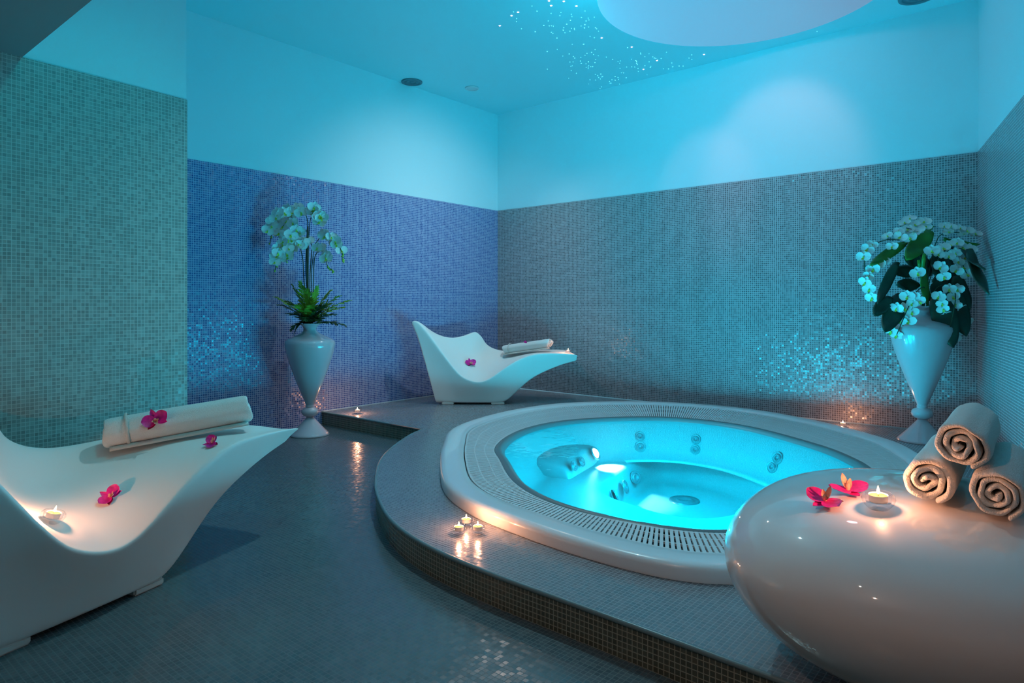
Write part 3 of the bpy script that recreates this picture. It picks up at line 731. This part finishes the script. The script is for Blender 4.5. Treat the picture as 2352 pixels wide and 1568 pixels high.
def frond(parent, p0, p1, sag, m, w_=0.060, n=18):
    """arching frond with narrow leaflets on both sides"""
    p0, p1 = Vector(p0), Vector(p1); mid = (p0 + p1) / 2 + Vector((0, 0, sag)); vs = []; fs = []
    def bez(t): return p0 * (1 - t) ** 2 + mid * 2 * t * (1 - t) + p1 * t * t
    tv_, tf_ = tube([bez(i / 10) for i in range(11)], [0.003 * (1 - i / 12) + .0008 for i in range(11)], 5); vs += tv_; fs += tf_
    for i in range(2, n + 1):
        t = i / n; p = bez(t); d = (bez(min(1, t + .02)) - bez(t - .04)).normalized(); sd = d.cross(Vector((0, 0, 1)))
        if sd.length < .1: sd = R.copy()
        sd.normalize(); L_ = w_ * math.sin(PI * (0.15 + 0.8 * t)) + 0.012
        for sg in (-1, 1):
            tip = p + (sd * sg + d * 1.1).normalized() * L_ + Vector((0, 0, random.uniform(-.4, .2) * L_))
            b = len(vs); wv = d * 0.011; mdp = p.lerp(tip, .5)
            vs += [p - wv * .6, p + wv * .6, mdp + wv + Vector((0, 0, .003)), tip, mdp - wv + Vector((0, 0, .003))]; fs.append((b, b + 1, b + 2, b + 3, b + 4))
    child_mesh('fern_frond', vs, fs, m, parent, False)
fc0 = VA + Vector((0, 0, 0.86))
for (px, py, dd, sag, mm) in ((632, 682, -.05, .06, 0), (655, 690, -.12, .06, 0), (672, 655, -.08, .05, 0), (690, 650, -.12, .03, 0), (660, 720, -.15, .05, 1), (668, 758, -.12, .07, 1), (682, 700, -.18, .06, 0), (705, 665, -.10, .02, 0), (728, 660, -.06, .03, 0),
        (760, 668, .0, .06, 0), (780, 680, -.05, .07, 0), (805, 690, -.03, .07, 0), (790, 705, -.1, .06, 0), (770, 722, -.12, .05, 1), (793, 748, -.08, .06, 1), (745, 700, -.16, .05, 1), (715, 700, -.2, .08, 0), (640, 700, .03, .06, 1), (700, 735, -.17, .08, 1), (735, 740, -.14, .07, 1), (676, 765, -.05, .10, 1), (720, 685, .08, .02, 1), (690, 690, .08, .02, 1), (755, 700, .05, .05, 1)):
    frond(ar, fc0 + Vector((random.uniform(-.02, .02), random.uniform(-.02, .02), 0)), pa_(px, py, dd), sag, M['fern_dark' if mm else 'fern'])
def blade(parent, p0, p1, side, width, m, bend=0.03, n=9, name='leaf'):
    """broad pointed leaf with a folded midrib and thickness"""
    p0, p1 = Vector(p0), Vector(p1); d = p1 - p0; sd = Vector(side).normalized(); up = d.cross(sd).normalized(); vs = []
    for i in range(n + 1):
        t = i / n; c = p0 + d * t + up * bend * math.sin(PI * t); ww = width * 0.5 * (math.sin(PI * min(1, t * .93 + .06)) ** 0.6) * (1.15 - .35 * t)
        if i == n: ww = 0.001
        for j in range(7):
            v = -1 + j / 3; vs.append(c + sd * ww * v + up * (abs(v) * ww * 0.18 - 0.01 * (v * v) ) + up * 0.006 * math.sin(t * 9 + v * 2))
    o = child_mesh(name, vs, grid_faces(n + 1, 7), m, parent); sm = o.modifiers.new('thickness', 'SOLIDIFY'); sm.thickness = 0.0015; return o
# second arrangement
br = empty('orchid_arrangement', VB + Vector((0, 0, 0.86))); tag(br, 'round bouquet of white orchids and broad dark leaves in the right corner vase', 'flower arrangement')
DB = 4.40
def pb_(X, Y, dd=0.0): return dep(1960 + X / 4.612, 480 + Y / 4.612, DB + dd)
Zv = Vector((0, 0, 1))
for (x0, y0, x1, y1, wd, dd0, dd1, mm, sd) in (
    (820, 230, 560, 530, .078, -.06, -.14, 0, R + Zv * .8), (760, 330, 850, 180, .03, -.02, -.04, 0, R - Zv * .4), (560, 350, 180, 590, .045, -.02, -.10, 0, Zv + R * .8), (470, 560, 260, 1000, .045, -.05, -.12, 1, R + Zv * .4),
    (520, 900, 330, 1300, .085, -.08, -.16, 1, R + Zv * .2), (400, 930, 220, 1120, .06, -.08, -.14, 1, R + Zv * .8), (700, 790, 470, 790, .060, -.02, -.10, 1, Zv), (800, 1020, 760, 470, .040, -.04, -.14, 0, R), (850, 1000, 700, 540, .03, -.02, -.10, 0, R),
    (960, 310, 1340, 370, .03, .0, -.02, 0, Zv), (1150, 380, 1400, 640, .075, -.04, -.40, 1, R), (1240, 420, 1440, 900, .060, -.18, -.50, 1, R), (900, 900, 1060, 1470, .10, -.10, -.19, 1, R - Zv * .15), (1050, 850, 1200, 1350, .085, -.08, -.16, 1, R), (1100, 700, 1230, 1100, .07, -.04, -.12, 1, R),
    (800, 600, 550, 500, .07, .02, -.03, 1, Zv), (830, 500, 1100, 640, .08, .04, -.02, 1, Zv), (850, 800, 1250, 640, .08, .02, -.05, 1, Zv), (700, 650, 400, 650, .06, .05, .0, 1, Zv), (820, 700, 620, 400, .07, .06, .02, 1, R), (870, 700, 1050, 350, .07, .06, .02, 1, R), (840, 900, 1000, 750, .06, .0, -.05, 1, R + Zv)):
    q0, q1 = pb_(x0, y0, dd0), pb_(x1, y1, dd1)
    blade(br, q0, q1, (q1 - q0).cross(V).normalized() + V * random.uniform(-.55, .55), wd * 1.5, M['leaf_dark' if mm else 'leaf'], bend=-0.02)
blm = [(480, 240), (540, 150), (600, 110), (650, 170), (580, 220), (640, 260), (500, 300), (600, 310), (680, 230), (750, 140), (770, 190), (360, 290), (410, 400), (150, 430), (110, 510), (200, 380), (210, 640), (270, 590), (330, 560), (160, 710), (130, 780), (170, 850), (200, 940),
    (960, 190), (1030, 190), (1010, 250), (1130, 210), (1200, 240), (1290, 270), (1160, 260), (830, 450), (900, 480), (950, 420), (1020, 380), (1100, 360), (1150, 410), (1230, 430), (1010, 500), (1080, 470), (1110, 560), (1180, 520), (1260, 560), (1160, 620), (1090, 650), (1200, 690), (1280, 680),
    (570, 930), (640, 920), (700, 980), (620, 1000), (460, 1050), (540, 1050), (620, 1090), (430, 1140), (500, 1180), (580, 1180), (400, 1200), (480, 1270), (560, 1270), (400, 1290), (460, 1330),
    (1010, 850), (1100, 850), (900, 930), (940, 1000), (1050, 930), (1080, 1010), (1150, 1060), (950, 1060), (980, 1130), (1100, 1160), (1190, 1190), (960, 1230), (1040, 1240), (1170, 1290), (1000, 1330), (950, 1350), (1060, 1370), (920, 620), (960, 720), (680, 680)]
for (X, Y) in blm:
    rad2 = ((X - 780) / 620) ** 2 + ((Y - 700) / 640) ** 2; dd = -0.20 + 0.16 * min(1, rad2)
    if X < 350 or (Y < 300 and X > 850): dd = -.04
    p = pb_(X, Y, dd); nr = -V - R * 0.5 + R * (X - 780) / 1200 + Zv * (700 - Y) / 900 + Vector((random.uniform(-.3, .3), random.uniform(-.3, .3), random.uniform(-.2, .3)))
    put('bloom', random.choice(bloom_meshes), p, nr, random.uniform(-.6, .6), random.uniform(.78, 1.08), br)
for pts in ([(800, 1000, 0), (780, 500, 0), (700, 260, -.05), (560, 200, -.14)], [(800, 1000, 0), (700, 480, 0), (400, 320, -.02), (130, 480, -.03), (160, 900, -.03)], [(820, 1000, 0), (860, 400, 0), (1000, 250, -.03), (1300, 280, -.03)], [(830, 1000, 0), (860, 600, -.03), (1050, 430, -.12), (1200, 680, -.14)],
            [(800, 1000, 0), (760, 840, -.05), (640, 920, -.14), (460, 1330, -.14)], [(840, 1000, 0), (900, 820, -.07), (1080, 900, -.16), (1000, 1370, -.15)]):
    vs, fs = tube(catmull([VB + Vector((0, 0, .84))] + [pb_(*p) for p in pts[1:]], 8), 0.003, 6); child_mesh('flower_stem', vs, fs, M['stem'], br)

# ------------------------------------------------------------------ towels
def roll_mesh(Rr, L_, turns=3.6, th=0.0125, flat=1.0, seed=0, tail=0.0):
    """a towel rolled up along local x: thick spiral band, soft waves along it"""
    rr = random.Random(seed); ph = [rr.uniform(0, 6) for _ in range(6)]; n = int(turns * 26); nx = 14
    rin = 0.010; prof_o = []; prof_i = []
    for i in range(n + 1):
        t = i / n; a = -2 * PI * turns * (1 - t) - PI * 0.62; r_ = rin + (Rr - rin) * t ** 0.92
        wob = 1 + 0.09 * math.sin(2 * a + ph[0] + 4 * t) * (1.2 - t) + 0.06 * math.sin(3 * a + ph[1] + 7 * t) * (1.1 - .6 * t) + 0.03 * math.sin(7 * a + ph[5])
        pitch = (Rr - rin) / turns; thk = min(th, pitch * 0.86)
        for lst, q in ((prof_o, r_), (prof_i, r_ - thk)): lst.append((q * wob * math.cos(a), q * wob * math.sin(a) * flat))
    cs = prof_o + prof_i[::-1]; m_ = len(cs); vs = []
    for k in range(nx + 1):
        u = k / nx; x = L_ * u
        for q, (y, z) in enumerate(cs):
            i_ = q if q <= n else 2 * n + 1 - q; t = i_ / n
            e = 0.0
            if k in (0, nx): e = (0.010 * math.sin(t * 21 + ph[2]) + 0.006 * math.sin(t * 47 + ph[3])) * (1 if k == 0 else -1) - (1 if k == 0 else -1) * 0.0
            g_ = 1 + 0.012 * math.sin(u * 9 + ph[4] + 2 * math.atan2(z, y + 1e-6))
            if k in (0, nx): g_ *= 0.985
            vs.append((x + e, y * g_, z * g_))
    fs = grid_faces(nx + 1, m_, closed_v=True)
    for k in (0, nx):
        o_ = k * m_
        for i in range(n): fs.append((o_ + i, o_ + i + 1, o_ + 2 * n - i, o_ + 2 * n + 1 - i))
    return vs, fs
def towel(name, label, p, axis, Rr, L_, group=None, flat=1.0, seed=0, turns=3.6, th=0.0125, pitch=0.0, hem=False, spin=0.0):
    ax = Vector(axis).normalized(); t = empty(name, p); t.rotation_euler = (ax.to_track_quat('X', 'Z')).to_euler(); tag(t, label, 'towel', group)
    vs, fs = roll_mesh(Rr, L_, turns, th, flat, seed)
    o = fix(mesh_obj('roll', vs, fs, M['towel'], t, True)); subsurf(o, 1, 2)
    if hem:
        hv = []; 
        for (xx, dz) in ((L_ * .135, .004), (L_ * .14, .0065), (L_ * .15, .0065), (L_ * .155, .004)):
            for k in range(60):
                a = 2 * PI * k / 60; hv.append((xx, (Rr * 1.005 + dz) * math.cos(a), (Rr * 1.005 + dz) * math.sin(a) * flat))
        fix(mesh_obj('hem', hv, grid_faces(4, 60, closed_v=True), M['towel_hem'], t, True))
        vs2 = []; 
        for i in range(12):
            u = 0.02 + 0.96 * i / 11
            for (y, z) in ((-Rr * .30, -Rr * flat * .96), (-Rr * .80, -Rr * flat * .74), (-Rr * 1.0, -Rr * flat * .86), (-Rr * 1.0, -Rr * flat * .98), (-Rr * .5, -Rr * flat * 1.02)): vs2.append((L_ * u, y + .002 * math.sin(i * 1.7), z))
        o = fix(mesh_obj('loose_edge', vs2, grid_faces(12, 5, closed_v=True) + [(0, 1, 2, 3, 4), (55, 56, 57, 58, 59)], M['towel_hem'], t, True))
    return t
# pouf stack
TR = 0.058
def on_pouf(px, py):
    return hit(px, py)[0]
pax = Vector((1.0, 0.02, 0)).normalized()
b1 = dep(2126, 1112, 1.47); b2 = dep(2278, 1148, 1.40)
g1 = surf(b1.x, b1.y)[0]; g2 = surf(b2.x, b2.y)[0]
print('pouf heights', b1, g1, b2, g2)

def rest(p, ax, L_, r): 
    return max(surf(p.x + ax.x * L_ * t, p.y + ax.y * L_ * t)[0].z for t in (0.02, .3, .6, .9)) + r
sideV = Vector((-pax.y, pax.x, 0))
TL = 0.40
t1c = Vector((b1.x, b1.y, g1.z + TR)); t2c = t1c - sideV * (TR * 2.2); t2c.x -= 0.03; t2c.z = g1.z + TR - 0.002
t3c = t1c.lerp(t2c, 0.5) + Vector((0.0, 0, TR * 1.56))
TOW = [(t1c, 'rolled white towel at the lower left of the stack of three on the bench', 3, 2.8), (t2c, 'rolled white towel at the lower right of the stack of three on the bench', 7, 3.3), (t3c, 'rolled white towel on top of the stack of three on the bench', 12, 3.1)]
for c_, lab, sd, tn in TOW: towel('rolled_towel', lab, c_, pax, TR, TL, 'rolled towels stacked on the bench', 0.95, sd, tn, 0.018)

# lounger towels
def lounger_towel(L, px0, py0, px1, py1, label, Rr, flat, seed, length):
    a = hit(px0, py0)[0]; b = hit(px1, py1)[0]; d = (b - a); d.normalize()
    nrm = Vector((0, 0, 1)); off = Vector((-d.y, d.x, 0)).normalized()
    st = a + off * Rr * 0.85 + Vector((0, 0, Rr * flat + 0.004))
    # lift so that the roll lies on the seat everywhere
    lift = 0
    for t in (0, .25, .5, .75, 1):
        for s_ in (-.6, 0, .6):
            q = st + d * length * t + off * Rr * s_; h = surf(q.x, q.y)[0].z + Rr * flat * math.sqrt(1 - s_ * s_); lift = max(lift, h - q.z)
    st.z += lift + 0.002
    return towel('rolled_towel', label, st, d, Rr, length, None, flat, seed, 3.0, 0.014, hem=True)
bpy.context.view_layer.update()
lt1 = lounger_towel(l1, 240, 1055, 545, 996, 'long rolled white towel lying on the foot of the near left lounger', 0.067, 0.95, 21, 0.54)
lt2 = lounger_towel(l2, 1153, 824, 1262, 809, 'long rolled white towel lying on the lounger in the far corner', 0.058, 0.86, 22, 0.50)

# ------------------------------------------------------------------ magenta orchids
def make_orchid():
    t = empty('orchid_bloom')
    for ang, l, w_, c_, mm in ((90, .036, .020, .3, 'magenta'), (215, .034, .018, .15, 'magenta_dark'), (325, .034, .018, .2, 'magenta')):
        vs, fs = petal(l, w_, 0.3, c_, point=.9); o = mesh_obj('sepal', xf(vs, Matrix.Rotation(math.radians(ang - 90), 4, 'Z')), fs, M[mm], t, True); subsurf(o, 1)
    for ang, cu in ((10, .35), (170, .25)):
        vs, fs = petal(.037, .040, 0.35, cu, base=.2); o = mesh_obj('petal', xf(vs, Matrix.Translation((0, 0, .004)) @ Matrix.Rotation(math.radians(ang - 90), 4, 'Z')), fs, M['magenta'], t, True); subsurf(o, 1)
    pr = []
    for a, l, w_, c_ in ((180, .020, .012, 1.1), (130, .012, .010, 1.4), (230, .012, .010, 1.4)):
        vs, fs = petal(l, w_, .6, c_); pr.append((xf(vs, Matrix.Translation((0, 0, .005)) @ Matrix.Rotation(math.radians(a), 4, 'Z')), fs, 0))
    vs, fs = lathe([(0.0005, .018), (.0035, .016), (.0045, .008), (.003, .0)], 8); pr.append(([Vector(v) for v in vs], fs, 0))
    v_, f_, k_ = join(pr); mesh_obj('orchid_lip', v_, f_, M['lip'], t, True)
    return t
oproto = make_orchid(); first = [True]
def orchid(px, py, label, sc=1.0, rz=0.0, tilt=(0.25, 0.0), lift=0.006, pt=None):
    p, nr = hit(px, py) if pt is None else pt
    if nr.z < 0: nr = -nr
    o = oproto if first[0] else copy_tree(oproto); first[0] = False
    q = (nr + Vector((tilt[0], tilt[1], 0))).normalized().to_track_quat('Z', 'Y')
    o.location = p + nr * lift; o.rotation_mode = 'QUATERNION'; o.rotation_quaternion = q @ Matrix.Rotation(rz, 3, 'Z').to_quaternion(); o.scale = (sc,) * 3
    tag(o, label, 'flower'); return o
G0 = 'x'
tl = -V * 0.55
hits = {}
for k, (px, py) in dict(a=(358, 968), b=(490, 1022), c=(255, 1146), d=(1079, 837), e=(1203, 796), f=(1896, 1158), g=(1948, 1134)).items(): hits[k] = hit(px, py)
print({k: tuple(round(x, 3) for x in v[0]) for k, v in hits.items()})
orchid(0, 0, 'magenta orchid bloom lying on top of the rolled towel on the near lounger', 1.35, 0.4, (tl.x * .5, tl.y * .5), 0.010, hits['a'])
orchid(0, 0, 'magenta orchid bloom on the near lounger just below the towel end', 1.0, 2.2, (tl.x, tl.y), 0.008, hits['b'])
orchid(0, 0, 'crimson orchid bloom on its side in the near lounger seat beside the candle', 1.15, 1.2, (tl.x * .6, tl.y * .6), 0.008, hits['c'])
orchid(0, 0, 'magenta orchid bloom in the seat of the far corner lounger', 1.5, 0.1, (tl.x, tl.y), 0.010, hits['d'])
orchid(0, 0, 'magenta orchid bloom on top of the towel on the far corner lounger', 1.4, 1.4, (tl.x, tl.y), 0.014, hits['e'])
orchid(0, 0, 'magenta orchid bloom nearest the tip of the glossy white bench', 1.15, 2.6, (tl.x * .6, tl.y * .6), 0.006, hits['f'])
orchid(0, 0, 'magenta and red orchid bloom beside the candle on the glossy bench', 1.25, 3.6, (tl.x * .5, tl.y * .5), 0.006, hits['g'])

# ------------------------------------------------------------------ candles
def make_holder():
    r = 0.034
    prof_ = [(0.0005, 0.0015), (0.020, 0.0), (0.024, 0.004), (0.031, 0.012), (0.035, 0.022), (0.033, 0.030), (0.028, 0.035), (0.0262, 0.0345), (0.0265, 0.030), (0.0262, 0.016), (0.0005, 0.015)]
    return lathe_obj('glass_tealight_holder', prof_, M['glass'], None, 32)
def make_candle():
    t = empty('tealight_candle')
    lathe_obj('tin_cup', [(0.0005, 0.0), (0.0188, 0.0), (0.0192, 0.002), (0.0192, 0.0155), (0.0200, 0.016), (0.0186, 0.0150), (0.0184, 0.003), (0.0005, 0.002)], M['tin'], t, 28)
    lathe_obj('wax', [(0.0005, 0.0125), (0.010, 0.0128), (0.0180, 0.0140), (0.0183, 0.004), (0.0005, 0.0032)], M['wax'], t, 28)
    lathe_obj('wick', [(0.0002, 0.011), (0.0007, 0.011), (0.0006, 0.019), (0.0002, 0.0195)], M['wick'], t, 8)
    lathe_obj('flame', [(0.0003, 0.0165), (0.0024, 0.0185), (0.0034, 0.0220), (0.0026, 0.0270), (0.0012, 0.0320), (0.0002, 0.0355)], M['flame'], t, 14)
    return t
hp = make_holder(); cp = make_candle(); fst = [True]
def candle(p, nr, where, sc=1.0, e=0.35, size=0.004):
    h = hp if fst[0] else hp.copy(); c = cp if fst[0] else copy_tree(cp)
    if not fst[0]: C.objects.link(h)
    fst[0] = False
    nr = Vector(nr); nr = (nr + Vector((0, 0, 1.0))).normalized() if nr.z > .5 else Vector((0, 0, 1)); q = nr.to_track_quat('Z', 'Y')
    for o in (h, c): o.rotation_mode = 'QUATERNION'; o.rotation_quaternion = q; o.scale = (sc,) * 3
    h.location = p + nr * 0.0006; c.location = p + nr * 0.0165 * sc
    tag(h, 'clear glass tealight holder ' + where, 'candle holder'); tag(c, 'lit tealight in its glass ' + where, 'candle')
    light('candle_flame_light', 'POINT', p + nr * 0.050 * sc + Vector((0, 0, 0.004)), e, (1.0, 0.42, 0.22), size)
up = Vector((0, 0, 1))
h = hit(116, 1200); candle(h[0], h[1], 'in the seat of the near left lounger', 1.05, 1.1)
h = hit(2018, 1168); candle(h[0], h[1], 'on the glossy white bench beside the towels', 1.0, 0.75)
candle(at(1071, 1208, PL) , up, 'farthest back of the three by the tub rim', 0.95, 0.5)
candle(at(1061, 1226, PL) - R * 0.012, up, 'nearest the step of the three by the tub rim', 0.95, 0.5)
candle(at(1094, 1225, PL) + R * 0.006, up, 'closest to the tub rim of the three on the platform', 0.95, 0.5)
candle(at(821, 950, PL), up, 'on the platform corner beside the left vase', 1.0, 1.1)
h = hit(1306, 812); candle(h[0] + V * 0.05, up, 'on the foot end of the far corner lounger', 0.85, 0.6)
candle(at(1936, 980, PL), up, 'on the platform against the grey wall near the right vase', 0.9, 0.9)
